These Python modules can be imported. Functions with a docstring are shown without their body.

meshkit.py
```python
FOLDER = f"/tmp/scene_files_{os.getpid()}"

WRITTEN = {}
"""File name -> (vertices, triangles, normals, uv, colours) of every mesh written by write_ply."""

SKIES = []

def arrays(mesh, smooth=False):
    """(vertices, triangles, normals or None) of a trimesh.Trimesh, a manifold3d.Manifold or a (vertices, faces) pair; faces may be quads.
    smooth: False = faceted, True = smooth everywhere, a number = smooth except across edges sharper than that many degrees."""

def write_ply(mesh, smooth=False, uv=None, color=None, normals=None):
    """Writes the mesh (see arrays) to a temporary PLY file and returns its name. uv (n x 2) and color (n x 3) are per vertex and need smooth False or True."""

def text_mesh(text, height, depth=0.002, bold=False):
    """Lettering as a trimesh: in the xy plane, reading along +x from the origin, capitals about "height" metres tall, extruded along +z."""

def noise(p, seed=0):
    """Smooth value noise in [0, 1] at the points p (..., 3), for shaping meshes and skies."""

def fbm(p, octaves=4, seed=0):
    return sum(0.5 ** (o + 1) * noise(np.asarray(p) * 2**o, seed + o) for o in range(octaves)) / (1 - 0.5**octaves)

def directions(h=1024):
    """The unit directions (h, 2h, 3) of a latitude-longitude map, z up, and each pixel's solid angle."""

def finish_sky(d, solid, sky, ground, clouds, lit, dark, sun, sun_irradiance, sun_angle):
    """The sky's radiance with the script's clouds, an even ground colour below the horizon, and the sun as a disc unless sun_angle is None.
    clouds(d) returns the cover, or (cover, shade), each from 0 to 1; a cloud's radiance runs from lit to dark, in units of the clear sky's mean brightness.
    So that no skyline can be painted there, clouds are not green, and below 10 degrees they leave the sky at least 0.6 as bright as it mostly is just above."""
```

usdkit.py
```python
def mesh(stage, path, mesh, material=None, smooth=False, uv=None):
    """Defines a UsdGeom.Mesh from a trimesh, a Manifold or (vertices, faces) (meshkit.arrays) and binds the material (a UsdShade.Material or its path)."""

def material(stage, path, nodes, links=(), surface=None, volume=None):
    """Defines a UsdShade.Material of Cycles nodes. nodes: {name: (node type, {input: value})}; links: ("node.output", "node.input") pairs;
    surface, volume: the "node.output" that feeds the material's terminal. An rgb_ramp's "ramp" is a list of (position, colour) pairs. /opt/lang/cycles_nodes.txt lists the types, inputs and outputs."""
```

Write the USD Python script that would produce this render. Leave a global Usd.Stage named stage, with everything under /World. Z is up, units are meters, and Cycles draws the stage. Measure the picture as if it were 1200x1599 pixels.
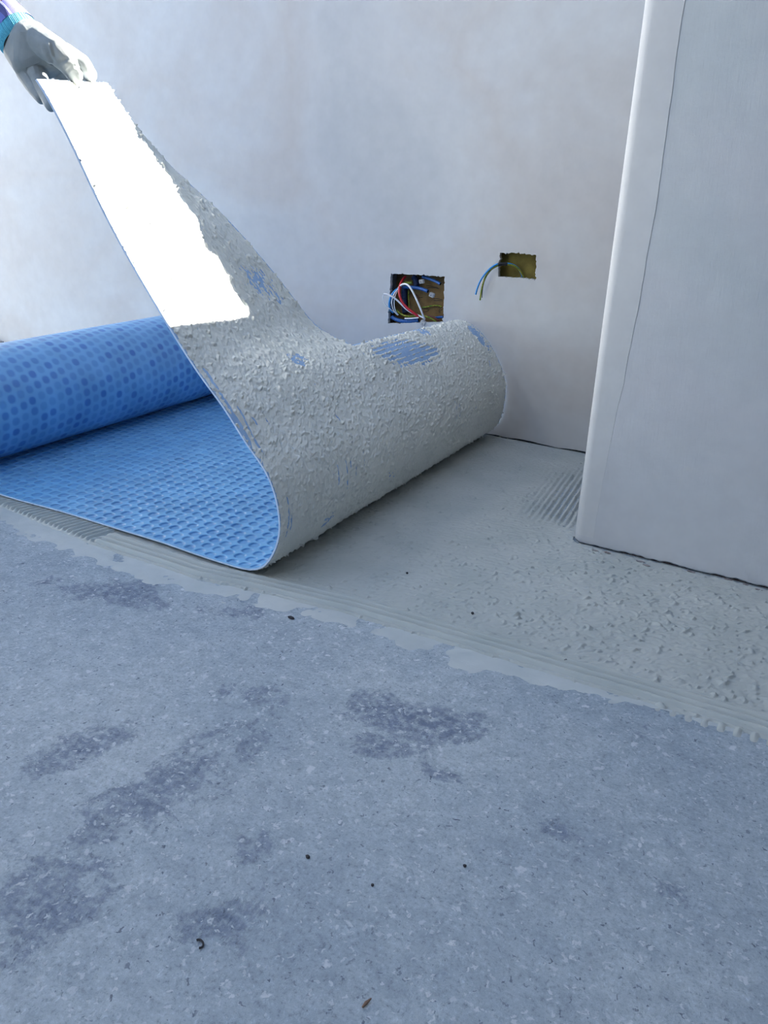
import math
import numpy as np
import trimesh, manifold3d, shapely
from shapely.geometry import Polygon, box as sbox, Point
from scipy.interpolate import CubicSpline, PchipInterpolator
from pxr import Usd, UsdGeom, UsdLux, UsdShade, Sdf, Gf, Vt
import usdkit, meshkit
from meshkit import fbm, noise

stage = Usd.Stage.CreateInMemory()
UsdGeom.SetStageUpAxis(stage, 'Z')
UsdGeom.SetStageMetersPerUnit(stage, 1.0)
W = UsdGeom.Xform.Define(stage, '/World')
stage.SetDefaultPrim(W.GetPrim())
UsdGeom.Scope.Define(stage, '/World/Looks')

# ------------------------------------------------------------------ camera
H = 0.68                                            # eye height in metres
YAW, PITCH, ROLL, FPX = -0.52176671, 0.40037789, -0.02954788, 1240.426
CAM = np.array([0, 0, H])
_f = np.array([math.sin(YAW) * math.cos(PITCH), math.cos(YAW) * math.cos(PITCH), -math.sin(PITCH)])
_r = np.array([math.cos(YAW), -math.sin(YAW), 0.0])
_d = np.cross(_f, _r)
RT, DN, FW = _r * math.cos(ROLL) + _d * math.sin(ROLL), -_r * math.sin(ROLL) + _d * math.cos(ROLL), _f
cam = UsdGeom.Camera.Define(stage, '/World/camera')
cam.CreateHorizontalApertureAttr(36.0)
cam.CreateVerticalApertureAttr(36.0 * 1599 / 1200)
cam.CreateFocalLengthAttr(36.0 * FPX / 1200)
cam.CreateClippingRangeAttr((0.02, 1000.0))
cam.CreateExposureAttr(1.38)
UsdGeom.Xformable(cam).AddTransformOp().Set(Gf.Matrix4d(*RT, 0, *(-DN), 0, *(-FW), 0, *CAM, 1))


def ray(px, py):
    return (px - 600) * RT + (py - 799.5) * DN + FPX * FW


def at(px, py, axis, val):
    """The measured point of the photo (px, py) where it meets the plane axis = val (metres)."""
    q = ray(px, py)
    return CAM + q * ((val - CAM[axis]) / q[axis])


def deep(px, py, dep):
    q = ray(px, py)
    return CAM + q / FPX * dep


# ------------------------------------------------------------------ sky and sun
SUN = np.array([0.42, 0.76, 0.61]); SUN /= np.linalg.norm(SUN)
SKY = 0.105
sky_mat = usdkit.material(stage, '/World/Looks/sky', {
    "sky": ("sky_texture", {"sky_type": "multiple_scattering", "sun_disc": False, "sun_elevation": math.asin(SUN[2]), "sun_rotation": math.atan2(SUN[0], SUN[1]), "aerosol_density": 1.2}),
    "tc": ("texture_coordinate", {}),
    "n": ("noise_texture", {"scale": 3.0, "detail": 6.0, "roughness": 0.6}),
    "rmp": ("rgb_ramp", {"ramp": [(0.42, (0.12, 0.12, 0.12)), (0.75, (0.55, 0.55, 0.55))]}),
    "mx": ("mix", {"color2": (4.5, 5.5, 6.9)}),
    "bg": ("background_shader", {"strength": SKY}),
}, [("tc.generated", "n.vector"), ("n.fac", "rmp.fac"), ("rmp.color", "mx.fac"), ("sky.color", "mx.color1"), ("mx.color", "bg.color")], surface="bg.background")
dome = UsdLux.DomeLight.Define(stage, '/World/sky')
UsdShade.MaterialBindingAPI.Apply(dome.GetPrim()).Bind(sky_mat)
sun = UsdLux.DistantLight.Define(stage, '/World/sun')
sun.CreateAngleAttr(0.30)
sun.CreateIntensityAttr(4.8)
sun.CreateNormalizeAttr(True)
sun.CreateColorAttr((1.0, 0.95, 0.88))
_z = SUN; _x = np.cross([0, 0, 1], _z); _x /= np.linalg.norm(_x); _y = np.cross(_z, _x)
UsdGeom.Xformable(sun).AddTransformOp().Set(Gf.Matrix4d(*_x, 0, *_y, 0, *_z, 0, 0, 0, 5, 1))

# ------------------------------------------------------------------ helpers
_used = {}


def fresh(parent, name):
    key = (parent, name); n = _used.get(key, 0); _used[key] = n + 1
    return f'{parent}/{name}' if n == 0 else f'{parent}/{name}_{n:03d}'


def tag(prim, label=None, category=None, group=None, kind=None):
    for k, v in (('label', label), ('category', category), ('group', group), ('kind', kind)):
        if v: prim.SetCustomDataByKey(k, v)
    return prim


def thing(name, label, category, loc=(0, 0, 0), group=None, kind=None):
    x = UsdGeom.Xform.Define(stage, fresh('/World', name))
    if any(loc): x.AddTranslateOp().Set(Gf.Vec3d(*map(float, loc)))
    return tag(x.GetPrim(), label, category, group, kind)


def obj(name, mesh, m, parent=None, smooth=False, prim=None, local=True):
    """One Mesh prim; under a thing its points (given in world metres) are stored relative to the thing's base."""
    base = '/World' if parent is None else str(parent.GetPath())
    if parent is not None and local:
        off = np.array(UsdGeom.XformCache().GetLocalToWorldTransform(parent).ExtractTranslation())
        if np.any(off):
            v, f, _ = meshkit.arrays(mesh)
            mesh = (v - off, f)
    me = usdkit.mesh(stage, fresh(base, name), mesh, m, smooth=smooth)
    me.CreateDoubleSidedAttr(True)
    for k, val in (prim or {}).items():
        UsdGeom.PrimvarsAPI(me).CreatePrimvar(k, Sdf.ValueTypeNames.FloatArray, 'vertex').Set(Vt.FloatArray.FromNumpy(np.asarray(val, np.float32)))
    return me.GetPrim()


def struct(name, mesh, m, label=None, smooth=False):
    p = obj(name, mesh, m, smooth=smooth)
    return tag(p, label, None, None, 'structure')


def cat(*ms):
    vs, fs, n = [], [], 0
    for m in ms:
        v, f, _ = meshkit.arrays(m)
        vs.append(v); fs.append(f + n); n += len(v)
    return (np.vstack(vs), np.vstack(fs))


def bx(x0, x1, y0, y1, z0, z1):
    m = trimesh.creation.box((x1 - x0, y1 - y0, z1 - z0)); m.apply_translation(((x0 + x1) / 2, (y0 + y1) / 2, (z0 + z1) / 2))
    return m


def grid(P, keep=None, flip=False):
    """P (n, m, 3) -> triangles; keep (n-1, m-1) marks the cells that exist."""
    n, m = P.shape[:2]
    i, j = np.meshgrid(np.arange(n - 1), np.arange(m - 1), indexing='ij')
    if keep is not None: i, j = i[keep], j[keep]
    i, j = i.ravel(), j.ravel()
    a, b, c, d = i * m + j, (i + 1) * m + j, (i + 1) * m + j + 1, i * m + j + 1
    f = np.vstack([np.stack([a, b, c], 1), np.stack([a, c, d], 1)])
    if flip: f = f[:, ::-1]
    used = np.unique(f); re = np.full(n * m, -1); re[used] = np.arange(len(used))
    return P.reshape(-1, 3)[used], re[f], used


def curve(pts, n=40):
    p = np.asarray(pts, float)
    t = np.r_[0, np.cumsum(np.linalg.norm(np.diff(p, axis=0), axis=1))]
    return CubicSpline(t, p)(np.linspace(0, t[-1], n)) if len(p) > 2 else p[0] + (p[1] - p[0]) * np.linspace(0, 1, n)[:, None]


def tube(pts, r, sides=10, n=None, cap=True):
    p = curve(pts, n) if n else np.asarray(pts, float)
    r = np.broadcast_to(r, (len(p),)).astype(float)
    t = np.gradient(p, axis=0); t /= np.linalg.norm(t, axis=1, keepdims=True) + 1e-12
    a = np.cross(t[0], [0, 0, 1.0]) if abs(t[0][2]) < .9 else np.cross(t[0], [1.0, 0, 0])
    A = []
    for k in range(len(p)):
        a = a - t[k] * (a @ t[k]); a /= np.linalg.norm(a); A.append(a)
    A = np.array(A); B = np.cross(t, A)
    th = np.arange(sides) * 2 * np.pi / sides
    v = (p[:, None] + r[:, None, None] * (np.cos(th)[None, :, None] * A[:, None] + np.sin(th)[None, :, None] * B[:, None])).reshape(-1, 3)
    i, j = np.meshgrid(np.arange(len(p) - 1), np.arange(sides), indexing='ij'); i, j = i.ravel(), j.ravel(); k = (j + 1) % sides
    f = np.vstack([np.stack([i * sides + j, i * sides + k, (i + 1) * sides + k], 1), np.stack([i * sides + j, (i + 1) * sides + k, (i + 1) * sides + j], 1)])
    if cap:
        c0, c1, L = len(v), len(v) + 1, (len(p) - 1) * sides
        v = np.vstack([v, p[0], p[-1]]); q = np.arange(sides); s = (q + 1) % sides
        f = np.vstack([f, np.stack([np.full(sides, c0), s, q], 1), np.stack([np.full(sides, c1), L + q, L + s], 1)])
    return (v, f)


def blob(c, r, seed=0, squash=(1, 1, 1), amp=.35, sub=2):
    m = trimesh.creation.icosphere(sub); v = m.vertices
    v = v * (1 + amp * (fbm(v * 1.7 + seed * 7.3, 3, seed)[:, None] - .5) * 2) * np.array(squash) * r + np.array(c)
    return (v, m.faces)


def sstep(x, a, b):
    t = np.clip((x - a) / (b - a), 0, 1)
    return t * t * (3 - 2 * t)


# ------------------------------------------------------------------ materials
def mat(name, nodes, links=(), surface="p.BSDF"):
    return usdkit.material(stage, f'/World/Looks/{name}', nodes, links, surface=surface)


def plain(name, color, rough=.6, **kw):
    return mat(name, {"p": ("principled_bsdf", {"base_color": color, "roughness": rough, **kw})})


def mottled(name, colors, scale, rough=.85, detail=5., bump=.2, bscale=300., bdist=.002, stretch=(1, 1, 1), spec=.3, distortion=0.):
    return mat(name, {
        "g": ("geometry", {}), "m": ("mapping", {"scale": stretch}),
        "n": ("noise_texture", {"scale": scale, "detail": detail, "roughness": .6, "distortion": distortion}),
        "r": ("rgb_ramp", {"ramp": colors}),
        "n2": ("noise_texture", {"scale": bscale, "detail": 4., "roughness": .6}),
        "b": ("bump", {"strength": bump, "distance": bdist}),
        "p": ("principled_bsdf", {"roughness": rough, "specular_ior_level": spec}),
    }, [("g.position", "n.vector"), ("n.fac", "r.fac"), ("r.color", "p.base_color"), ("g.position", "m.vector"), ("m.vector", "n2.vector"), ("n2.fac", "b.height"), ("b.normal", "p.normal")])


# concrete: pale laitance, worn darker patches with hard edges, white aggregate chips, tiny pits
WORN = [(-.406, .793, .115, .060, .21, 1.), (-.401, .716, .051, .022, .2, .8), (-.441, .506, .026, .031, -.18, .8), (-.034, .685, .026, .024, .24, .7), (-.593, .515, .190, .062, 1.32, .78),
        (-.732, .509, .10, .037, 1.11, .8), (-.961, .836, .086, .045, .04, .75), (-.783, .887, .070, .040, .14, .55), (-.411, .401, .058, .041, .95, .7), (-.619, .726, .057, .030, .31, .55),
        (-1.052, .80, .118, .040, .19, .6), (-.165, .701, .036, .020, .16, .5), (-.571, .328, .06, .05, 1.05, .85), (-.318, .715, .04, .014, .28, .7), (-.127, .924, .05, .03, -.2, .4)]
_n = {
    "g": ("geometry", {}),
    "big": ("noise_texture", {"scale": 3.2, "detail": 6., "roughness": .62}),
    "bigr": ("rgb_ramp", {"ramp": [(.30, (.29, .35, .415)), (.50, (.365, .425, .48)), (.70, (.435, .49, .535))]}),
    "worn": ("noise_texture", {"scale": 16., "detail": 9., "roughness": .70, "distortion": .3}),
    "wornr": ("rgb_ramp", {"ramp": [(.66, (0, 0, 0)), (.72, (.70, .70, .70)), (.90, (1, 1, 1))]}),
    "wbrk": ("noise_texture", {"scale": 85., "detail": 5., "roughness": .7}),
    "wbrkr": ("rgb_ramp", {"ramp": [(.40, (.30, .30, .30)), (.55, (1, 1, 1))]}),
    "wm": ("mix", {"mix_type": "multiply", "fac": 1.0}),
    "m1": ("mix", {"color2": (.175, .215, .295)}),
    "gr": ("noise_texture", {"scale": 190., "detail": 5., "roughness": .78}),
    "grr": ("rgb_ramp", {"ramp": [(.30, (.55, .56, .58)), (.46, (.97, .97, .97)), (.56, (1.03, 1.03, 1.03)), (.70, (1.38, 1.37, 1.35))]}),
    "m2": ("mix", {"mix_type": "multiply", "fac": 1.}),
    "gr2": ("noise_texture", {"scale": 42., "detail": 4., "roughness": .65}),
    "gr2r": ("rgb_ramp", {"ramp": [(.32, (.84, .85, .87)), (.5, (1, 1, 1)), (.68, (1.13, 1.12, 1.11))]}),
    "m2b": ("mix", {"mix_type": "multiply", "fac": 1.}),
    "jit": ("noise_texture", {"scale": 90., "detail": 3., "roughness": .6}),
    "js": ("vector_math", {"math_type": "multiply_add", "vector2": (.022, .022, .0)}),
    "b": ("bump", {"strength": .75, "distance": .0026}),
    "hsum": ("math", {"math_type": "multiply_add", "value2": -.5}),
    "p": ("principled_bsdf", {"roughness": .82, "specular_ior_level": .35}),
}
_l = [("g.position", x + ".vector") for x in ("big", "worn", "wbrk", "gr", "gr2", "jit")] + [("big.fac", "bigr.fac"), ("wornr.color", "wm.color1"), ("wbrk.fac", "wbrkr.fac"), ("wbrkr.color", "wm.color2"),
      ("wm.color", "m1.fac"), ("bigr.color", "m1.color1"), ("gr.fac", "grr.fac"), ("m1.color", "m2.color1"), ("grr.color", "m2.color2"), ("gr2.fac", "gr2r.fac"), ("m2.color", "m2b.color1"), ("gr2r.color", "m2b.color2"),
      ("jit.color", "js.vector1"), ("g.position", "js.vector3"), ("wm.color", "hsum.value1"), ("gr.fac", "hsum.value3"), ("hsum.value", "b.height"), ("b.normal", "p.normal")]
_prev = "worn.fac"                                   # worn places: each an ellipse of its own where the laitance has come off
for _k, (_cx, _cy, _a, _b, _t, _w) in enumerate(WORN):
    _n[f"em{_k}"] = ("mapping", {"mapping_type": "texture", "location": (_cx, _cy, 0), "rotation": (0, 0, _t), "scale": (_a * 1.45, _b * 1.45, 1.)})
    _n[f"eg{_k}"] = ("gradient_texture", {"gradient_type": "spherical"})
    _n[f"ea{_k}"] = ("math", {"math_type": "multiply_add", "value2": .44 * _w})
    _l += [("g.position", f"em{_k}.vector"), (f"em{_k}.vector", f"eg{_k}.vector"), (f"eg{_k}.fac", f"ea{_k}.value1"), (_prev, f"ea{_k}.value3")]
    _prev = f"ea{_k}.value"
_l.append((_prev, "wornr.fac"))
_prev = "m2b.color"                                  # white aggregate chips in three sizes, dark pits in two
for _k, (_sc, _r0, _r1, _sel, _ch, _col) in enumerate(((34., .09, .16, .905, "r", (.58, .62, .66)), (75., .14, .25, .885, "g", (.54, .585, .63)), (150., .18, .32, .84, "b", (.52, .565, .61)),
                                                      (60., .06, .12, .91, "b", (.10, .12, .16)), (130., .12, .22, .90, "r", (.15, .18, .23)))):
    _n[f"v{_k}"] = ("voronoi_texture", {"scale": _sc, "dimensions": "2D"})
    _n[f"vr{_k}"] = ("rgb_ramp", {"ramp": [(_r0, (1, 1, 1)), (_r1, (0, 0, 0))]})
    _n[f"vs{_k}"] = ("separate_color", {})
    _n[f"vq{_k}"] = ("rgb_ramp", {"ramp": [(_sel, (0, 0, 0)), (_sel + .02, (.55, .55, .55)), (1., (1, 1, 1))]})
    _n[f"vm{_k}"] = ("mix", {"mix_type": "multiply", "fac": 1.0})
    _n[f"vx{_k}"] = ("mix", {"color2": _col})
    _l += [("js.vector", f"v{_k}.vector"), (f"v{_k}.distance", f"vr{_k}.fac"), (f"v{_k}.color", f"vs{_k}.color"), (f"vs{_k}.{_ch}", f"vq{_k}.fac"), (f"vr{_k}.color", f"vm{_k}.color1"),
           (f"vq{_k}.color", f"vm{_k}.color2"), (f"vm{_k}.color", f"vx{_k}.fac"), (_prev, f"vx{_k}.color1")]
    _prev = f"vx{_k}.color"
_l.append((_prev, "p.base_color"))
M_CONCRETE = mat('concrete', _n, _l)


def plaster(name, ramp, streak=(1, 1, .12), bump=.35, scale=1.7, seed=0.):
    return mat(name, {
        "g": ("geometry", {}), "mp": ("mapping", {"location": (seed, seed * .7, 0), "scale": (1, 1, 1.25)}),
        "n": ("noise_texture", {"scale": scale, "detail": 5., "roughness": .55, "distortion": .4}),
        "r": ("rgb_ramp", {"ramp": ramp}),
        "m": ("mapping", {"scale": streak}), "n2": ("noise_texture", {"scale": 190., "detail": 5., "roughness": .7}),
        "n3": ("noise_texture", {"scale": 26., "detail": 5., "roughness": .65}),
        "n3r": ("rgb_ramp", {"ramp": [(.3, (.955, .955, .96)), (.7, (1.03, 1.03, 1.03))]}),
        "mul": ("mix", {"mix_type": "multiply", "fac": 1.0}),
        "ad": ("math", {"math_type": "multiply_add", "value2": 1.4}),
        "b": ("bump", {"strength": bump, "distance": .0012}),
        "p": ("principled_bsdf", {"roughness": .9, "specular_ior_level": .25}),
    }, [("g.position", "mp.vector"), ("mp.vector", "n.vector"), ("n.fac", "r.fac"), ("g.position", "m.vector"), ("m.vector", "n2.vector"), ("g.position", "n3.vector"),
        ("n3.fac", "n3r.fac"), ("r.color", "mul.color1"), ("n3r.color", "mul.color2"), ("mul.color", "p.base_color"),
        ("n3.fac", "ad.value1"), ("n2.fac", "ad.value3"), ("ad.value", "b.height"), ("b.normal", "p.normal")])


M_PLASTER = plaster('wall_plaster', [(.30, (.45, .47, .49)), (.44, (.495, .51, .525)), (.56, (.475, .468, .466)), (.70, (.515, .53, .545))])
M_PILLAR = plaster('pillar_plaster', [(.28, (.475, .50, .51)), (.5, (.52, .52, .535)), (.72, (.49, .50, .51))], seed=4.3, bump=.5)
M_UNSEEN_DARK = mottled('pillar_unseen_dark', [(.3, (.10, .10, .105)), (.7, (.16, .16, .165))], 12.)  # unseen left face coloured dark to cut bounce light into the wall corner
M_TRIM = plaster('corner_strip_plaster', [(.3, (.52, .52, .52)), (.7, (.565, .565, .565))], seed=2.1, bump=.2)
M_BROWN = mottled('brown_joint', [(.3, (.045, .035, .035)), (.7, (.16, .115, .105))], 90.)
M_CORE = mottled('masonry_core', [(.3, (.10, .09, .085)), (.7, (.18, .16, .15))], 30.)
M_SIDE = mottled('render_grey', [(.3, (.12, .12, .118)), (.7, (.17, .168, .165))], 3.)
M_LEFT = mottled('render_cream', [(.3, (.76, .735, .685)), (.7, (.81, .785, .735))], 3.)


def sticky(name, ramp, strength=.85):
    return mat(name, {
        "g": ("geometry", {}), "n": ("noise_texture", {"scale": 9., "detail": 5.}), "r": ("rgb_ramp", {"ramp": ramp}),
        "n2": ("noise_texture", {"scale": 210., "detail": 6., "roughness": .72, "distortion": 1.2}),
        "n3": ("noise_texture", {"scale": 95., "detail": 4., "roughness": .6, "distortion": .8}),
        "ad": ("math", {"math_type": "multiply_add", "value2": 1.3}),
        "pv": ("voronoi_texture", {"scale": 130.}), "pr": ("rgb_ramp", {"ramp": [(.06, (1, 1, 1)), (.16, (0, 0, 0))]}), "ps": ("separate_color", {}),
        "pq": ("rgb_ramp", {"ramp": [(.80, (0, 0, 0)), (.83, (1, 1, 1))]}), "pm": ("mix", {"mix_type": "multiply", "fac": 1.}), "sub": ("math", {"math_type": "subtract"}),
        "b": ("bump", {"strength": strength, "distance": .0034}),
        "p": ("principled_bsdf", {"roughness": .6, "specular_ior_level": .4}),
    }, [("g.position", "n.vector"), ("n.fac", "r.fac"), ("r.color", "p.base_color"), ("g.position", "n2.vector"), ("g.position", "n3.vector"), ("n3.fac", "ad.value1"), ("n2.fac", "ad.value3"),
        ("g.position", "pv.vector"), ("pv.distance", "pr.fac"), ("pv.color", "ps.color"), ("ps.r", "pq.fac"), ("pr.color", "pm.color1"), ("pq.color", "pm.color2"),
        ("ad.value", "sub.value1"), ("pm.color", "sub.value2"), ("sub.value", "b.height"), ("b.normal", "p.normal")])


M_ADH = sticky('adhesive', [(.3, (.40, .43, .415)), (.7, (.475, .495, .475))], .2)
M_COAT = sticky('adhesive_on_sheet', [(.3, (.70, .715, .67)), (.7, (.79, .80, .755))], .5)
M_SMEAR = mottled('adhesive_slurry', [(.3, (.42, .465, .475)), (.7, (.51, .545, .55))], 14., rough=.7, bump=.2)


def blue(name, c0, c1, rough, trans=.0, fleck=.25):
    nodes = {
        "a": ("attribute", {"attribute": "dimple"}), "a2": ("attribute", {"attribute": "tone"}),
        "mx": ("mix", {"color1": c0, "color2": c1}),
        "g": ("geometry", {}), "n": ("noise_texture", {"scale": 11., "detail": 4.}), "r": ("rgb_ramp", {"ramp": [(.3, (.86, .86, .88)), (.7, (1.12, 1.1, 1.08))]}),
        "mul": ("mix", {"mix_type": "multiply", "fac": 1.0}),
        "n2": ("noise_texture", {"scale": 420., "detail": 3.}), "b": ("bump", {"strength": .12, "distance": .001}),
        "p": ("principled_bsdf", {"roughness": rough, "specular_ior_level": .5}),
    }
    return mat(name, nodes, [("a.fac", "mx.fac"), ("g.position", "n.vector"), ("n.fac", "r.fac"), ("mx.color", "mul.color1"), ("r.color", "mul.color2"), ("mul.color", "p.base_color"),
                             ("g.position", "n2.vector"), ("n2.fac", "b.height"), ("b.normal", "p.normal")])


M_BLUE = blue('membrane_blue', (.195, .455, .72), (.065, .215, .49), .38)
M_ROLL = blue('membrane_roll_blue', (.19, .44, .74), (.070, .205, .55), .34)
M_FLEECE = mottled('membrane_fleece', [(.3, (.27, .42, .66)), (.7, (.38, .52, .72))], 60., rough=.8)

M_EDGE = mottled('membrane_cut_edge', [(.3, (.50, .62, .80)), (.7, (.62, .72, .86))], 60., rough=.7)

# ------------------------------------------------------------------ setting: measured planes (metres)
YW, YP, YN = 3.013 * H, 2.166 * H, 1.463 * H        # back wall, pillar face, near edge of the membrane
XP = -0.59 * H                                      # left side of the pillar
XS = 0.56                                           # inner face of the added side wall, right of the frame
FLOOR = (-7.0, 3.0, -4.0, YW + 1.8)

struct('floor', bx(FLOOR[0], FLOOR[1], FLOOR[2], FLOOR[3], -.12, 0), M_CONCRETE, 'pale grey worn concrete floor with white chips and darker patches')

# back wall with the two ragged electrical openings
rng = np.random.default_rng(5)


def ragged(corners, step=.004, amp=.0022, seed=0):
    p = np.array(corners); r = np.random.default_rng(seed); out = []
    for a, b in zip(p, np.roll(p, -1, 0)):
        n = max(2, int(np.linalg.norm(b - a) / step)); t = np.arange(n) / n
        nrm = np.array([-(b - a)[1], (b - a)[0]]) / np.linalg.norm(b - a)
        out.append(a + (b - a) * t[:, None] + nrm * (r.normal(0, amp, n) * (0.4 + np.abs(r.normal(0, .7, n))))[:, None])
    return Polygon(np.vstack(out)).buffer(0)


H1 = [at(*p, 1, YW)[[0, 2]] for p in ((611, 427), (695, 432), (692, 503), (606, 505))]
H2 = [at(*p, 1, YW)[[0, 2]] for p in ((781, 394), (838, 398), (836, 436), (778, 432))]
h1, h2 = ragged(H1, amp=.0009, seed=3), ragged(H2, amp=.0012, seed=8)


def face_xz(poly, y0, y1):
    m = trimesh.creation.extrude_polygon(poly, y1 - y0, engine='earcut')
    v = np.array(m.vertices); v = np.stack([v[:, 0], v[:, 2] + y0, v[:, 1]], 1)
    return (v, np.array(m.faces)[:, ::-1])


XL, HT = -3.35, 5.2                                 # the facade's left end and height
xs = np.arange(XL, 3.0, .012)
bot = .006 + .006 * (fbm(np.stack([xs * 14, xs * 0, xs * 0], 1), 4, 3) - .5) * 2
skin = Polygon(np.vstack([np.stack([xs, bot], 1), [[3.0, HT], [XL, HT]]]))
# unseen opening added above the frame, its outline cut to the wanted sunlit patch: the low sun behind the house comes through it
LIT = [(-.96, 1.56), (-.891, 1.497), (-.887, 1.450), (-.885, 1.405), (-.832, 1.395), (-.838, 1.354), (-.805, 1.336), (-.798, 1.305), (-.746, 1.289), (-.725, 1.264), (-.710, 1.238),
       (-.666, 1.225), (-.646, 1.205), (-.657, 1.177), (-.630, 1.151), (-.601, 1.121), (-.589, 1.080), (-.572, 1.080), (-.533, 1.127), (-.459, 1.228), (-.425, 1.274), (-.405, 1.296),
       (-.405, 1.95), (-1.02, 1.95), (-1.02, 1.62)]
gap_ = Polygon(LIT)
for h in (h1, h2, gap_): skin = skin.difference(h)
core = sbox(XL, 0, 3.0, HT).difference(Polygon(H1).buffer(.006, join_style=2)).difference(Polygon(H2).buffer(.006, join_style=2)).difference(gap_.buffer(.10, join_style=2))
wb = thing('wall_back', None, None, kind='structure')
obj('plaster_skin', face_xz(skin, YW, YW + .012), M_PLASTER, wb)
obj('masonry', face_xz(core, YW + .012, YW + .07), M_CORE, wb)

# pillar: plaster skin round a brown core, open joint at its foot, lighter strip at its corner
RC = .018


def pillar_outline(off):
    """Plan of the visible faces, from the back wall along the left side, round the corner, along the front."""
    left = [(XP - off, y) for y in np.linspace(YW, YP + RC, 60)]
    arc = [(XP + RC - (RC + off) * math.cos(a), YP + RC - (RC + off) * math.sin(a)) for a in np.linspace(0, math.pi / 2, 14)[1:-1]]
    front = [(x, YP - off) for x in np.linspace(XP + RC, XS, 200)]
    return np.array(left + arc + front)


o = pillar_outline(0.0)
u = np.r_[0, np.cumsum(np.linalg.norm(np.diff(o, axis=0), axis=1))]
zb = .0012 + .016 * np.clip(fbm(np.stack([u * 34, u * 0, u * 0 + 3], 1), 4, 11) - .42, 0, 1)
zz = np.r_[0, .004, .012, np.linspace(.05, 2.7, 40)]
P = np.zeros((len(o), len(zz), 3)); P[..., 0], P[..., 1] = o[:, :1], o[:, 1:]
P[..., 2] = np.where(zz[None] < .02, zb[:, None] + zz[None], zz[None])
P[:, 0, :2] = pillar_outline(-.006)
P[:, 1, :2] = pillar_outline(-.0012)
wr = thing('wall_right', None, None, kind='structure')
v, f, _ = grid(P[52:])
obj('plaster_skin', (v, f), M_PILLAR, wr, smooth=40)
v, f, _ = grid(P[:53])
obj('unseen_dark_side', (v, f), M_UNSEEN_DARK, wr, smooth=40)
oc = pillar_outline(-.009)
v, f, _ = grid(np.stack([np.c_[oc, np.zeros(len(oc))], np.c_[oc, np.full(len(oc), 2.69)]], 1))
obj('masonry', (v, f), M_BROWN, wr)
obj('top', bx(XP + .01, XS, YP + .01, YW, 2.68, 2.7), M_PILLAR, wr)

ot = pillar_outline(.0009)
ut = np.r_[0, np.cumsum(np.linalg.norm(np.diff(ot, axis=0), axis=1))]
k0, k1 = 58, 60 + 12 + 10
zt = np.linspace(.02, 2.69, 260)
uu = np.linspace(ut[k0], ut[k1], 24)
wide = (ut[k1] - ut[k0]) * (1 + .10 * (fbm(np.stack([zt * 9, zt * 0, zt * 0], 1), 4, 2) - .5)) * (.72 + .28 * sstep(zt, .05, .55))
U = ut[k0] + (uu - ut[k0])[:, None] / (ut[k1] - ut[k0]) * wide[None]
P = np.stack([np.interp(U, ut, ot[:, 0]), np.interp(U, ut, ot[:, 1]), np.broadcast_to(zt, U.shape)], -1)
fl = np.stack([np.interp(U, u, o[:, 0]), np.interp(U, u, o[:, 1]), np.broadcast_to(zt, U.shape)], -1)
kf = (.2 + .8 * sstep(zt, .12, .55))[None, :, None]
P = fl + (P - fl) * kf
v, f, _ = grid(P)
P2 = P.copy(); P2[-1] = np.stack([np.interp(U[-1] + .0006, u, o[:, 0]), np.interp(U[-1] + .0006, u, o[:, 1]) + .001, zt], -1)
ed, ef, _ = grid(np.stack([P[-1], P2[-1]], 0))
struct('trim_1', cat((v, f), (ed, ef)), M_TRIM, 'lighter plaster strip down the corner of the pillar', smooth=40)


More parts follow.
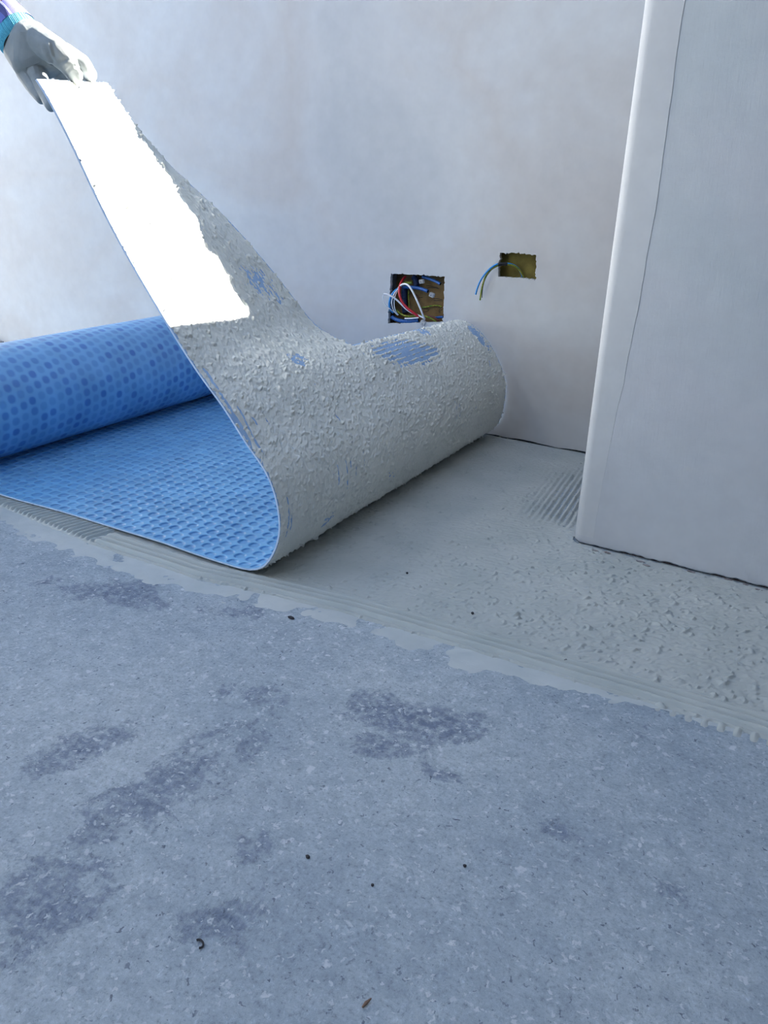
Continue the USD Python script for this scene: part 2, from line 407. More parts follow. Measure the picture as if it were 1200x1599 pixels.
# ------------------------------------------------------------------ the membrane: base surface as a map (s, y) -> point
# s runs along the sheet from the foot of its fold (negative: lying flat to the left), y across it from the near edge to the wall
TH = .0032                                          # thickness
ZF = .0120                                          # top side of the flat part
near_px = [(405, 888), (425, 865), (435, 830), (432, 790), (415, 740), (385, 695), (350, 640), (318, 596), (300, 570), (250, 490), (200, 405), (150, 310), (100, 205), (55, 125)]
Y1, Y2 = 1.36 * H, 1.80 * H
tt = np.array([0, 0, 0, 0, 0, 0, 0, 0, .03, .25, .48, .70, .88, 1.0])
Pn = np.array([[-1.285 * H, YN, ZF]] + [at(*p, 1, YN + (Y1 - YN) * t * t) for p, t in zip(near_px, tt)])
Pn[:, 2] = np.maximum(Pn[:, 2], ZF); Pn[1, 2] = max(Pn[1, 2], ZF + .012)
sn = np.r_[0, np.cumsum(np.linalg.norm(np.diff(Pn, axis=0), axis=1))]
KN = 8                                              # index of the notch among the near points
S_N, S_E = sn[KN], sn[-1]
PN = CubicSpline(np.r_[-.3, -.15, sn], np.vstack([Pn[0] - [.3, 0, 0], Pn[0] - [.15, 0, 0], Pn]))
wall_px = [(775, 662), (785, 635), (788, 600), (780, 570), (765, 540), (745, 515), (715, 500)]
YE = YW - .010                                      # the sheet stops a little short of the wall
Pw = np.array([[-1.262 * H, YE, ZF]] + [at(*p, 1, YE) for p in wall_px])
Pw[-1] = at(714, 501, 1, YE)
sw = np.r_[0, np.cumsum(np.linalg.norm(np.diff(Pw, axis=0), axis=1))]
sw = sw / sw[-1] * S_N
PW = CubicSpline(np.r_[-.3, -.15, sw], np.vstack([Pw[0] - [.3, 0, 0], Pw[0] - [.15, 0, 0], Pw]))


def soften(F, s_end):
    q = np.arange(-.3, s_end + .004, .004)
    p = F(q); p[:, 2] = np.maximum(p[:, 2], ZF)
    p[q < -.16] = np.stack([p[-1 + np.searchsorted(q, -.15), 0] + (q[q < -.16] - q[np.searchsorted(q, -.15) - 1]), np.full((q < -.16).sum(), p[0, 1]), np.full((q < -.16).sum(), ZF)], 1)
    g = p.copy()
    for _ in range(14): g[1:-1] = .25 * g[:-2] + .5 * g[1:-1] + .25 * g[2:]
    k = (1 - sstep(q, .09, .16))[:, None]
    p = p + (g - p) * k
    p[:, 2] = np.maximum(p[:, 2], ZF)
    return CubicSpline(q, p)


PN, PW = soften(PN, S_E), soften(PW, S_N + .03)
VN = (YP - YN) / (YE - YN)
Nn = PN(S_N) + (PW(S_N) - PN(S_N)) * VN             # the inner corner of the notch
far_px = [(500, 515), (460, 470), (400, 395), (340, 330), (270, 265), (205, 190), (165, 130)]
tf = np.array([.10, .20, .36, .52, .70, .88, 1.0])
Pf = np.array([Nn] + [at(*p, 1, YP + (Y2 - YP) * (t ** 1.15)) for p, t in zip(far_px, tf)])
sf = np.r_[0, np.cumsum(np.linalg.norm(np.diff(Pf, axis=0), axis=1))]
sf = S_N + sf / sf[-1] * (S_E - S_N)
_pre = [PN(s) + (PW(s) - PN(s)) * VN for s in (S_N - .10, S_N - .05)]
PF = CubicSpline(np.r_[S_N - .10, S_N - .05, sf], np.vstack([_pre, Pf]))


def base(s, y):
    s, y = np.broadcast_arrays(np.asarray(s, float), np.asarray(y, float))
    flat = s < -.14
    sc = np.maximum(s, -.25)
    a, w = PN(sc), PW(np.minimum(sc, S_N + .02))
    v = ((y - YN) / (YE - YN))[..., None]
    p = a + (w - a) * v
    v2 = ((y - YN) / (YP - YN))[..., None]
    q = a + (PF(np.maximum(sc, S_N - .09)) - a) * v2
    k = sstep(sc, S_N - .02, S_N + .03)[..., None]
    p = p + (q - p) * k
    x0 = (Pn[0, 0] + (Pw[0, 0] - Pn[0, 0]) * v[..., 0])
    out = np.where(flat[..., None], np.stack([x0 + s, y, np.full(s.shape, ZF)], -1), p)
    return out


def edge_y(s):
    """The near edge drifts and ripples a little where the sheet lies flat."""
    s = np.asarray(s)
    return YN - np.clip(-s - .35, 0, 1) * .045 + .0015 * np.sin(s * 23) * (s < 0)


def normal(s, y, e=.003):
    n = np.cross(base(s + e, y) - base(s - e, y), base(s, y + e) - base(s, y - e))
    return n / np.linalg.norm(n, axis=-1, keepdims=True)


DX, DY = .0397 * H, .0382 * H                       # pitch of the cavities


def cavities(s, y, skew=.006 * H):
    """Depth 0..1, how far each point is moved sideways so that the cavity walls stand steep, and the tone of the cavity."""
    j = np.floor((y - YN) / DY)
    xx = (s + skew * j * 1.0) / DX + .5
    i = np.floor(xx)
    hsh = np.abs(np.sin(i * 127.1 + j * 311.7) * 43758.5453) % 1
    h2 = np.abs(np.sin(i * 269.5 + j * 183.3) * 24634.6345) % 1
    u, v = (xx - i - .5) * 2 + (hsh - .5) * .10, ((y - YN) / DY - j - .5) * 2 + (h2 - .5) * .10
    r = (np.abs(u) ** 2.4 + np.abs(v) ** 2.4) ** (1 / 2.4) / (.76 + .06 * hsh)
    return r, hsh, u, v, i, j


def sheet_grid(s0, s1, y0f, y1f, step, step_y=None):
    S = np.arange(s0, s1 + step * .5, step)
    return S, None


STEP = .0022
S_FLAT0 = -1.02
# --- dimpled blue sheet: flat part and the inside of the fold (fine), then the rest (coarser)
S = np.r_[np.arange(S_FLAT0, .62, STEP), np.arange(.62, S_E, .006), S_E]
S = S[S <= S_E]
i_n = int(np.argmin(np.abs(S - S_N))); S[i_n] = S_N
V1 = np.linspace(0, 1, int((YP - YN) / STEP)); V2 = np.linspace(0, 1, int((YE - YP) / STEP))
YL = np.concatenate([YN + (YP - YN) * V1, YP + (YE - YP) * V2[1:]])
jn = len(V1) - 1
SS, YY = np.meshgrid(S, YL, indexing='ij')
drift = (edge_y(S) - YN)[:, None] * (1 - sstep(YL, YN, YN + .25))[None]
r, hsh, uu_, vv_, _, _ = cavities(SS, YY)
margin = sstep(YY, YN + .006, YN + .010) * (1 - sstep(YY, YE - .012, YE - .006))
dep = (1 - sstep(r, .72, 1.0)) * margin
push = .16 * dep * sstep(r, .2, .8) * (.5)
ok = r > 1e-3
So = SS + np.where(ok, uu_ * push * DX, 0)
Yo = YY + np.where(ok, vv_ * push * DY, 0)
n0 = normal(SS, YY)
TOP = base(So, Yo); TOP[..., 1] += drift
TOP = TOP - n0 * (dep * (.0020 + .0008 * hsh))[..., None]
BOT = base(SS, YY); BOT[..., 1] += drift
BOT = BOT - n0 * TH
keep = np.ones((len(S) - 1, len(YL) - 1), bool); keep[i_n:, jn:] = False
mem = thing('waterproofing_membrane', 'sheet of dimpled blue membrane folded up from the floor, its other end still rolled', 'membrane', (-1.28 * H, YN, 0))
v, f, used = grid(TOP, keep)
tone = (dep * (.22 + .30 * hsh) + .55 * np.exp(-((r - .86) / .12) ** 2) * margin).clip(0, 1).ravel()[used]  # ring term paints undercut shade on the cavity walls; floors are thinner, darker film
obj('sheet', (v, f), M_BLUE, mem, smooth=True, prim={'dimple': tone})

# --- fleece underside with its pale cut edge
ks = np.unique(np.r_[np.arange(0, len(S), 4), i_n, len(S) - 1]); kj = np.unique(np.r_[np.arange(0, len(YL), 4), jn, len(YL) - 1])
Bc = BOT[np.ix_(ks, kj)]
ci, cj = int(np.where(ks == i_n)[0][0]), int(np.where(kj == jn)[0][0])
kc = np.ones((len(ks) - 1, len(kj) - 1), bool); kc[ci:, cj:] = False
parts = [grid(Bc, kc, flip=True)[:2]]


def rim(idx_i, idx_j, lift=0.0006):
    a, b = (TOP[idx_i, idx_j] + n0[idx_i, idx_j] * .0002), BOT[idx_i, idx_j]
    return grid(np.stack([a, b], 1))[:2]


ai = np.arange(len(S))
parts += [rim(ai, np.zeros(len(S), int)), rim(ai[i_n:], np.full(len(S) - i_n, jn)), rim(ai[:i_n + 1], np.full(i_n + 1, len(YL) - 1)),
          rim(np.full(len(YL) - jn, i_n), np.arange(jn, len(YL))), rim(np.full(jn + 1, len(S) - 1), np.arange(jn + 1))]
obj('fleece', parts[0], M_FLEECE, mem, smooth=30)
tag(obj('cut_edge', cat(*parts[1:]), M_EDGE, mem, smooth=30), 'pale cut edge of the sheet')


# --- adhesive clinging to the underside
def scales(shape, xs, ys, count, size, height, ang, seed, dens=None):
    """Curled-up lips of sticky adhesive: many small crescents raised on a height field."""
    rr = np.random.default_rng(seed); Hf = np.zeros(shape)
    dx, dy = xs[1] - xs[0], ys[1] - ys[0]
    for _ in range(count):
        cx, cy = rr.uniform(xs[0], xs[-1]), rr.uniform(ys[0], ys[-1])
        k = rr.random(); sz, hh, an = size * rr.uniform(.5, 1.4), height * rr.uniform(.4, 1.3), ang + rr.normal(0, .6)
        m = dens(cx, cy) if dens else 1
        if k > min(m, 1) or m <= 0: continue
        sz *= 1 if m <= 1 else m
        i0, i1 = np.searchsorted(xs, cx - 1.6 * sz), np.searchsorted(xs, cx + 1.6 * sz)
        j0, j1 = np.searchsorted(ys, cy - 1.6 * sz), np.searchsorted(ys, cy + 1.6 * sz)
        if i1 - i0 < 2 or j1 - j0 < 2: continue
        X, Y = np.meshgrid(xs[i0:i1] - cx, ys[j0:j1] - cy, indexing='ij')
        a = X * math.cos(an) + Y * math.sin(an); b = -X * math.sin(an) + Y * math.cos(an)
        rad = np.hypot(a + sz * .55, b * .9)
        lip = np.exp(-((rad - sz) / (sz * .16)) ** 2) * np.clip(1 - (b / (sz * .85)) ** 2, 0, 1) * (a > -sz * .3)
        ramp = np.exp(-np.clip((sz - rad) / (sz * .5), 0, 9)) * (rad < sz) * np.clip(1 - (b / (sz * .85)) ** 2, 0, 1) * .45 * (a > -sz * .5)
        Hf[i0:i1, j0:j1] = np.maximum(Hf[i0:i1, j0:j1], hh * np.maximum(lip, ramp))
    return Hf


CS = np.r_[np.arange(-.03, S_N, .0021), np.arange(S_N, S_E + .0005, .0024)]
ic = int(np.argmin(np.abs(CS - S_N))); CS[ic] = S_N
CV1 = np.linspace(YN, YP, int((YP - YN) / .0021)); CY = np.r_[CV1, np.linspace(YP, YE, int((YE - YP) / .0023))[1:]]
jc = len(CV1) - 1
CSS, CYY = np.meshgrid(CS, CY, indexing='ij')
q3 = np.stack([CSS, CYY, CSS * 0], -1)
c = .0011 + .0022 * (fbm(q3 * 60, 4, 21) - .42) + .0075 * np.clip(fbm(q3 * 150, 3, 22) - .50, 0, 1) - .0035 * np.clip(fbm(q3 * 170, 2, 27) - .62, 0, 1)
brk = np.clip(fbm(q3 * 230, 3, 33) * 2.6 - .75, 0, 1.25)
c += scales(CSS.shape, CS, CY, 16000, .0044, .0052, math.pi * .95, 31) * brk + scales(CSS.shape, CS, CY, 900, .0085, .0056, math.pi * .95, 35) * brk
c += .0007 * np.sin(CYY * 2 * math.pi / .0135 + 3 * fbm(q3 * 6, 2, 5)) * sstep(fbm(q3 * 5 + 9, 2, 6), .5, .7)
STREAKS, PATCH = [], []
STREAKS = [(a[0], a[1], a[2], a[3], w, d) for a, w, d in (
    ((.384, 1.025, .268, 1.013), .0022, .0050), ((.355, 1.041, .325, 1.043), .0024, .0045), ((.346, 1.071, .316, 1.069), .0020, .0040),
    ((.304, 1.251, .272, 1.256), .0017, .0050), ((.215, 1.189, .158, 1.180), .0016, .0050), ((.224, 1.165, .196, 1.160), .0016, .0045),
    ((.214, 1.217, .138, 1.212), .0016, .0055), ((.198, 1.251, .150, 1.238), .0016, .0050), ((.206, 1.233, .176, 1.227), .0015, .0050),
    ((.212, 1.283, .168, 1.276), .0015, .0045), ((.206, 1.023, .118, 1.017), .0016, .0055), ((.170, 1.029, .118, 1.023), .0016, .0055),
    ((.218, 1.719, .154, 1.713), .0017, .0050), ((.212, 1.739, .156, 1.733), .0017, .0050), ((.182, 1.829, .148, 1.835), .0018, .0045),
    ((.280, 1.985, .246, 1.971), .0026, .0055), ((.470, 1.012, .300, 1.002), .0036, .0050), ((.628, 1.367, .590, 1.331), .0022, .0042),
    ((.614, 1.403, .580, 1.371), .0022, .0042), ((.604, 1.345, .560, 1.360), .0026, .0036), ((.582, 1.419, .550, 1.395), .0024, .0040))]
PATCH = [(.378, 1.640, .030, .062, .0060, 1), (.352, 1.690, .020, .080, .0042, 1), (.395, 1.570, .022, .060, .0036, 1), (.434, 1.270, .018, .030, .0030, 0),
         (.350, 2.012, .050, .018, .0050, 0), (.602, 1.39, .035, .045, .0026, 0), (.100, 1.165, .022, .020, .0026, 0), (.120, 1.400, .022, .020, .0020, 0),
         (.420, 1.790, .020, .030, .0028, 0), (.62, 1.02, .03, .03, .002, 0)]
for (sa, ya, sb, yb, wd, dp) in STREAKS:
    d = np.array([sb - sa, yb - ya]); L = np.linalg.norm(d); d /= L
    t = (CSS - sa) * d[0] + (CYY - ya) * d[1]; w = -(CSS - sa) * d[1] + (CYY - ya) * d[0] + .0012 * np.sin(t * 60)
    c -= dp * np.exp(-(w / wd) ** 2) * sstep(t, 0, .012) * (1 - sstep(t, L - .02, L))
for (sa, ya, rs, ry, dp, comb) in PATCH:
    m = np.exp(-((CSS - sa) / rs) ** 2 - ((CYY - ya) / ry) ** 2)
    c -= dp * m * (1 + comb * .8 * np.sin(CSS * 2 * math.pi / .013)) * (.5 + fbm(q3 * 45, 3, 8))
# thin out along the cut edges
ed = np.minimum(CYY - YN, np.where(CSS > S_N, YP - CYY, np.maximum(YE - CYY, 0)))
c -= .0022 * (1 - sstep(ed, .001, .004 + .007 * fbm(q3 * 22, 3, 40)))
ed2 = np.where(CYY > YP - .004, S_N - CSS, 9)
c -= .0022 * (1 - sstep(ed2, .001, .003 + .007 * fbm(q3 * 25, 3, 44)))
c = np.where(CSS < .02, c * sstep(CSS, -.03, .02) - .0006 * (1 - sstep(CSS, -.03, .02)), c)
nC = normal(CSS, CYY)
CO = base(CSS, CYY) - nC * (TH + c)[..., None]
CO[..., 2] = np.maximum(CO[..., 2], .0035)
kc = np.ones((len(CS) - 1, len(CY) - 1), bool); kc[ic:, jc:] = False
cc = (c[:-1, :-1] > -.0009) | (c[1:, 1:] > -.0009)
v, f, _ = grid(CO, kc & cc, flip=True)
obj('adhesive_coat', (v, f), M_COAT, mem, smooth=True)
tag(stage.GetPrimAtPath(str(mem.GetPath()) + '/adhesive_coat'), 'grey wet adhesive stuck to the underside')

# --- the part still rolled up: spiral, clean underside outwards
RR, XR = .1985 * H, -2.6013 * H
turns = 5.0
th = np.linspace(0, 2 * math.pi * turns, 900)        # from the inner end outwards
rad = RR - (2 * math.pi * turns - th) / (2 * math.pi) * .0062
ang = th - 2 * math.pi * turns - math.pi / 2         # ends at the bottom, where the flat sheet leaves
RYL = np.arange(YN - .022, YE - .02, .0026)
Rc = np.stack([XR + rad * np.cos(-ang), rad * np.sin(-ang) * -1 * -1 + RR + ZF + .001], -1)
Rc = np.stack([XR - rad * np.cos(ang), RR + ZF + .001 + rad * np.sin(ang)], -1)
outer = th > 2 * math.pi * (turns - 1.05)
fine = np.linspace(2 * math.pi * (turns - 1.02), 2 * math.pi * turns, 330)
Rf = RR - (2 * math.pi * turns - fine) / (2 * math.pi) * .0062
fa = fine - 2 * math.pi * turns - math.pi / 2
SU, YU = np.meshgrid(fine * RR, RYL, indexing='ij')
r, hsh, _, _, ci_, cj_ = cavities(SU, YU, skew=.010 * H)
h3 = np.abs(np.sin(ci_ * 17.1 + cj_ * 59.7) * 9343.545) % 1
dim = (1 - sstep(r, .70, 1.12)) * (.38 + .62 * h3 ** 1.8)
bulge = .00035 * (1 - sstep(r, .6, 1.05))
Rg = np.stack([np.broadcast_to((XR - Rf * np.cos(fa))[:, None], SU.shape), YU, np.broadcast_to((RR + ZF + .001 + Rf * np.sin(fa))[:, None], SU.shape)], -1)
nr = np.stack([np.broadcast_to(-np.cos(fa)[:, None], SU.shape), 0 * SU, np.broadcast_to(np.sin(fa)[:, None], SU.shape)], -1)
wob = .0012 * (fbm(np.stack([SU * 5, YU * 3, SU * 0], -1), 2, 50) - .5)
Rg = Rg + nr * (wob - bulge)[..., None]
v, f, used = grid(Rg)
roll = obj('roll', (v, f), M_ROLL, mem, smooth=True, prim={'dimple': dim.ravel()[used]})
tag(roll, 'rolled-up end of the membrane with darker blue dots')
inner = th <= 2 * math.pi * (turns - 1.0)
a, b = Rc[inner], Rc[inner]
ya = np.linspace(RYL[0], RYL[-1], 12)
Pi = np.stack([np.broadcast_to(a[:, :1], (len(a), 12)), np.broadcast_to(ya, (len(a), 12)), np.broadcast_to(a[:, 1:], (len(a), 12))], -1)
v, f, _ = grid(Pi)
obj('inner_turns', (v, f), M_FLEECE, roll, smooth=True)

# ------------------------------------------------------------------ unseen walls added for the light: side wall and wall behind the camera block sky, left wall bounces sun
struct('added_wall_side', bx(XS, XS + .2, -2.2, YP, 0, 3.4), M_SIDE)
struct('added_wall_left', bx(-4.8, -4.6, -2.2, YW + 1.6, 0, 3.4), M_LEFT)
struct('added_wall_front', bx(-2.4, XS, -1.75, -1.6, 0, 4.6), M_SIDE)

# ------------------------------------------------------------------ adhesive bed on the floor
bed = thing('adhesive_bed', 'wet grey tile adhesive combed over the concrete floor beside the folded membrane', 'adhesive', (-.4, 1.2, 0), kind='stuff')
bx_, by_ = np.arange(-1.56, XS - .004, .0023), np.arange(.88, YW, .0023)
BX, BY = np.meshgrid(bx_, by_, indexing='ij')
ex = np.array([-3.2, -2.2, -1.74, -1.37, -1.15, -.92, -.57, .05, .9]) * H
ey = np.array([1.42, 1.40, 1.37, 1.372, 1.41, 1.444, 1.459, 1.488, 1.525]) * H
q3 = np.stack([BX, BY, BX * 0], -1)
f_lo, f_mid, f_hi = fbm(q3 * 7, 3, 60), fbm(q3 * 60, 4, 61), fbm(q3 * 190, 3, 62)
eyy = np.interp(BX, ex, ey)
Q = BY - eyy + .006 * (fbm(q3 * 6, 2, 63) - .5)
z = .0024 + .0010 * (f_lo - .5) + .0020 * (f_mid - .5) + .0024 * (f_hi - .5)
gd = np.abs(((Q + .002) / .0150 + .35 * (f_lo - .5)) % 1 - .5) * .0150
comb = .25 * (1 - np.exp(-(gd / .0030) ** 2)) + .75 * (.5 - .5 * np.cos(2 * math.pi * gd / .0150))
band = sstep(Q, -.001, .006) * (1 - sstep(Q, .046, .060)) * sstep(BX, -1.205, -1.185)
z = z * (1 - band) + band * (-.0002 + .0092 * comb * (.85 + .3 * f_lo) + .0004 * (f_hi - .5))
# slanted combing at the far left of the sheet's edge
dq = (BX + 1.2) * .968 - (BY - .914) * .25
diag = (1 - sstep(BX, -1.205, -1.190)) * sstep(Q, -.001, .006)
z = z * (1 - diag) + diag * (.0002 + .0084 * (.5 - .5 * np.cos(2 * math.pi * dq / .0145)) + .0006 * (f_hi - .5))
# combing left against the pillar's left side
pd = BX + .52 + (BY - 1.65) * .10
m = np.exp(-((BX + .47) / .075) ** 2) * sstep(BY, 1.50, 1.60) * (1 - sstep(BY, 1.78, 1.98))
z += m * .0060 * (np.cos(2 * math.pi * pd / .0135) * .5 - .1)
# long flat trowel drags in front of the pillar
drag = sstep(f_lo, .50, .62) * (1 - band) * (1 - diag)
z += drag * .0003 * np.sin(2 * math.pi * (BY - .05 * BX) / .0125) * (.4 + f_mid)
# torn-up lips, large and flat toward the right front, small toward the back
dens = lambda cx, cy: float(np.clip(1.2 - .55 * (cy - .98), .3, 1)) if cx > -.92 else 0
brk = np.clip(fbm(q3 * 200, 3, 79) * 2.6 - .45, 0, 1.3)
z += brk * scales(BX.shape, bx_, by_, 17000, .0048, .0036, .35, 71, dens) * (1 - band) * (1 - diag)
z += scales(BX.shape, bx_, by_, 1700, .0110, .0044, .2, 72, lambda cx, cy: 1.0 if (cx > -.55 - (cy - 1.0) * -.9 and cy < 1.40 and cx > -.45) else (.25 if cx > -.9 and cy < 1.45 else 0)) * (1 - band) * (1 - diag)
rough = np.exp(-((BX + .85) / .05) ** 2)
z += rough * .004 * np.clip(fbm(q3 * 120, 3, 75) - .45, 0, 1)
z = np.where(Q < 0, z + Q * 1.1, z)
# teeth of adhesive squeezed out at the right end of the edge
tooth = sstep(BX, -.16, -.02) * np.clip(np.sin(BX * 2 * math.pi / .021) + .5 * (f_mid - .5), 0, 1) * (Q < .004) * np.clip(1 + Q / .018, 0, 1)
z = np.maximum(z, .0042 * tooth - .0002)
under = (BX < -.872) & (BY > YN - .004 - np.clip(-(BX + .874) - .35, 0, 1) * .045)
z = np.where(under, np.minimum(z, .0078), z)
gap = .0005 + .0030 * fbm(q3 * 30, 3, 77)
inside = (BX > XP - gap) & (BY > YP - gap)
corner = np.hypot(np.minimum(BX - XP - RC, 0), np.minimum(BY - YP - RC, 0))
inside &= ~((BX < XP + RC) & (BY < YP + RC) & (corner > RC + gap))
wallgap = BY > YW - .003 - .004 * fbm(q3 * 25, 3, 78)
hidden = (BX < -.95) & (BY > YN + .05)
live = (z > -.0004) & ~inside & ~wallgap & ~hidden
kb = live[:-1, :-1] & live[1:, 1:] & live[1:, :-1] & live[:-1, 1:]
v, f, _ = grid(np.stack([BX, BY, z], -1), kb)
obj('combed_layer', (v, f), M_ADH, bed, smooth=True)
# thin slurry smeared out over the concrete along the edge
sx, sy = np.arange(-1.5, .3, .004), np.arange(.80, 1.04, .004)
SX, SY = np.meshgrid(sx, sy, indexing='ij')
q3 = np.stack([SX, SY, SX * 0], -1)
Q = SY - np.interp(SX, ex, ey)
wdt = .050 * (1 - sstep(SX, -.40, -.05)) + .004
zs = .0012 * (1 - sstep(-Q, wdt * .45, wdt * 1.1)) + .0034 * (fbm(q3 * 34, 5, 80) - .5) - .0006
zs -= .05 * np.maximum(-Q - wdt * 1.05, 0)
zs = np.where(Q > .02, -.001, np.minimum(zs, .0010))
live = zs > -.0003
v, f, _ = grid(np.stack([SX, SY, zs], -1), live[:-1, :-1] & live[1:, 1:])
obj('slurry_smear', (v, f), M_SMEAR, bed, smooth=True)

# ------------------------------------------------------------------ electrical boxes and wires
M_CARD = mottled('box_ochre', [(.3, (.12, .070, .026)), (.55, (.22, .14, .055)), (.75, (.15, .085, .04))], 28., rough=.7, bump=.1)
M_CARDD = mottled('box_dark', [(.3, (.035, .022, .018)), (.7, (.085, .05, .035))], 40., rough=.8)
M_MOSS = mottled('box_moss', [(.3, (.095, .075, .018)), (.55, (.17, .14, .035)), (.75, (.24, .20, .05))], 22., rough=.8, bump=.3)
M_INK = plain('box_mark', (.03, .018, .010))
M_RED = plain('wire_red', (.52, .022, .035), .4)
M_WHITE = plain('wire_white', (.80, .80, .82), .4)
M_BLUEW = plain('wire_blue', (.013, .095, .33), .4)
M_LBLUE = plain('wire_sky_blue', (.035, .25, .60), .4)
M_NAVY = plain('conduit_navy', (.012, .028, .085), .5)
M_YG = mottled('wire_yellow_green', [(.42, (.10, .19, .02)), (.58, (.33, .31, .045))], 150., rough=.45, bump=.0)
M_BROWNW = plain('wire_brown', (.12, .035, .02), .45)
M_BLACK = plain('tape_and_hollow_black', (.006, .006, .008), .45)
M_GREYW = plain('wire_grey', (.22, .23, .27), .5)
M_CLEAR = plain('clear_plastic', (.75, .77, .80), .25, transmission_weight=.55, ior=1.45)
c1 = lambda x, y, d: at(590 + x / 10, 415 + y / 10, 1, YW + d / 1000)
c2 = lambda x, y, d: at(730 + x / 10, 380 + y / 10, 1, YW + d / 1000)


def open_box(name, label, corners, depth, m_back, m_side, grow=.0045):
    xs_, zs_ = [p[0] for p in corners], [p[1] for p in corners]
    x0, x1, z0, z1 = min(xs_) - grow, max(xs_) + grow, min(zs_) - grow, max(zs_) + grow
    y0, y1 = YW + .0125, YW + depth
    t = thing(name, label, 'junction box', ((x0 + x1) / 2, y1, z0))
    obj('back_panel', bx(x0, x1, y1, y1 + .002, z0, z1), m_back, t)
    for nm, b in (('side_panel', bx(x0 - .0012, x0, y0, y1, z0, z1)), ('side_panel', bx(x1, x1 + .0012, y0, y1, z0, z1)),
                  ('top_panel', bx(x0, x1, y0, y1, z1, z1 + .0012)), ('bottom_panel', bx(x0, x1, y0, y1, z0 - .0012, z0))):
        obj(nm, b, m_side, t)
    return t, (x0, x1, z0, z1, y1)


b1, e1 = open_box('junction_box', 'square brown box sunk in the wall and crowded with coloured wires', H1, .046, M_CARD, M_CARDD)
for pts in ([(760, 310), (830, 320), (940, 345)], [(780, 345), (880, 345), (960, 360)], [(880, 515), (960, 520), (1010, 530)], [(880, 545), (960, 545), (1010, 550)],
            [(560, 495), (640, 500), (700, 495)], [(690, 680), (760, 670), (800, 690), (760, 715), (690, 700)], [(960, 730), (975, 670), (1005, 650)], [(975, 735), (990, 690), (1012, 680)]):
    obj('knockout_line', tube([c1(a, b, 45.6) for a, b in pts], .0008, 6, 16), M_INK, b1)
b2, e2 = open_box('mounting_box', 'small empty rectangular box with mossy ochre inside, sunk in the wall', H2, .034, M_MOSS, M_MOSS)


def wire(name, label, pts, r, m, c=c1, sides=10):
    w = c and [c(*p) for p in pts]
    p = obj(name, tube(w, r, sides, 50), m, smooth=60)
    return tag(p, label, 'wire')


wire('wire', 'thick red wire arching down through the wire-filled box', [(435, 170, 30), (360, 280, 10), (340, 420, -4), (400, 590, -8), (500, 690, -5), (645, 800, 8)], .0037, M_RED)
wire('wire', 'white wire making the tall arch right of the red wire', [(735, 840, 8), (665, 660, -8), (570, 450, -13), (470, 300, -9), (390, 290, 0), (310, 380, 10)], .0027, M_WHITE)
wire('wire', 'white wire poking out furthest left and crossing behind the red wire', [(95, 440, -26), (190, 462, -23), (340, 570, -14), (480, 700, 0), (650, 780, 7), (740, 830, 9)], .0026, M_WHITE)
wire('wire', 'thin white wire looping back below the furthest left white end', [(100, 435, -26), (82, 500, -24), (120, 600, -18), (190, 670, -8), (310, 770, 5)], .0010, M_WHITE)
wire('wire', 'white wire bent in a half circle beside the light blue wire', [(345, 345, 4), (265, 430, -8), (225, 540, -12), (240, 670, -8), (318, 770, 6)], .0016, M_WHITE)
wire('wire', 'inner white wire of the half circles left of the red wire', [(330, 372, 6), (272, 480, -9), (258, 600, -10), (280, 700, -4), (325, 765, 7)], .0015, M_WHITE)
wire('wire', 'light blue wire bowed along the left side of the box', [(335, 350, 12), (240, 430, -5), (190, 540, -9), (190, 650, -5), (245, 730, 6)], .0032, M_LBLUE)
wire('wire', 'short white wire stub lying along the bottom of the box', [(425, 822, 0), (520, 822, 0), (640, 810, 4)], .0022, M_WHITE)
wire('wire', 'yellow and green wire sagging across the bottom of the box', [(300, 690, 20), (370, 755, 8), (480, 790, 6), (620, 775, 9), (740, 785, 10), (850, 830, 14), (920, 885, 18)], .0024, M_YG)
wire('wire', 'thin yellow and green wire hanging straight down mid box', [(482, 390, 24), (486, 520, 26), (492, 660, 24)], .0015, M_YG)
wire('wire', 'short olive wire stub at the top of the box', [(430, 262, 28), (480, 268, 22), (540, 262, 22)], .0036, M_YG)
wire('wire', 'brown wire curving into the lower right of the box', [(700, 790, 14), (800, 785, 14), (890, 815, 18), (965, 865, 22)], .0026, M_BROWNW)
wire('wire', 'thin brown wire running down the middle of the back panel', [(590, 440, 38), (640, 500, 40), (640, 560, 40)], .0014, M_BROWNW)
wire('wire', 'grey-green wire lying across the ochre back panel', [(700, 650, 38), (820, 630, 40), (940, 620, 40), (1000, 640, 40)], .0022, M_YG)


def conduit(label, pts, r, m):
    w = [c1(*p) for p in pts]
    t = thing('conduit', label, 'conduit', w[0])
    cp = curve(w, 60)
    rr = r * (1 + .07 * np.sin(np.arange(60) * 1.6))
    obj('sleeve', tube(cp, rr, 14), m, t, smooth=60)
    d = cp[-1] - cp[-2]; d /= np.linalg.norm(d)
    obj('open_end', tube([cp[-1] - d * .001, cp[-1] + d * .0008], r * .8, 14), M_BLACK, t)  # black disc paints the dark hollow; the sleeve itself is capped


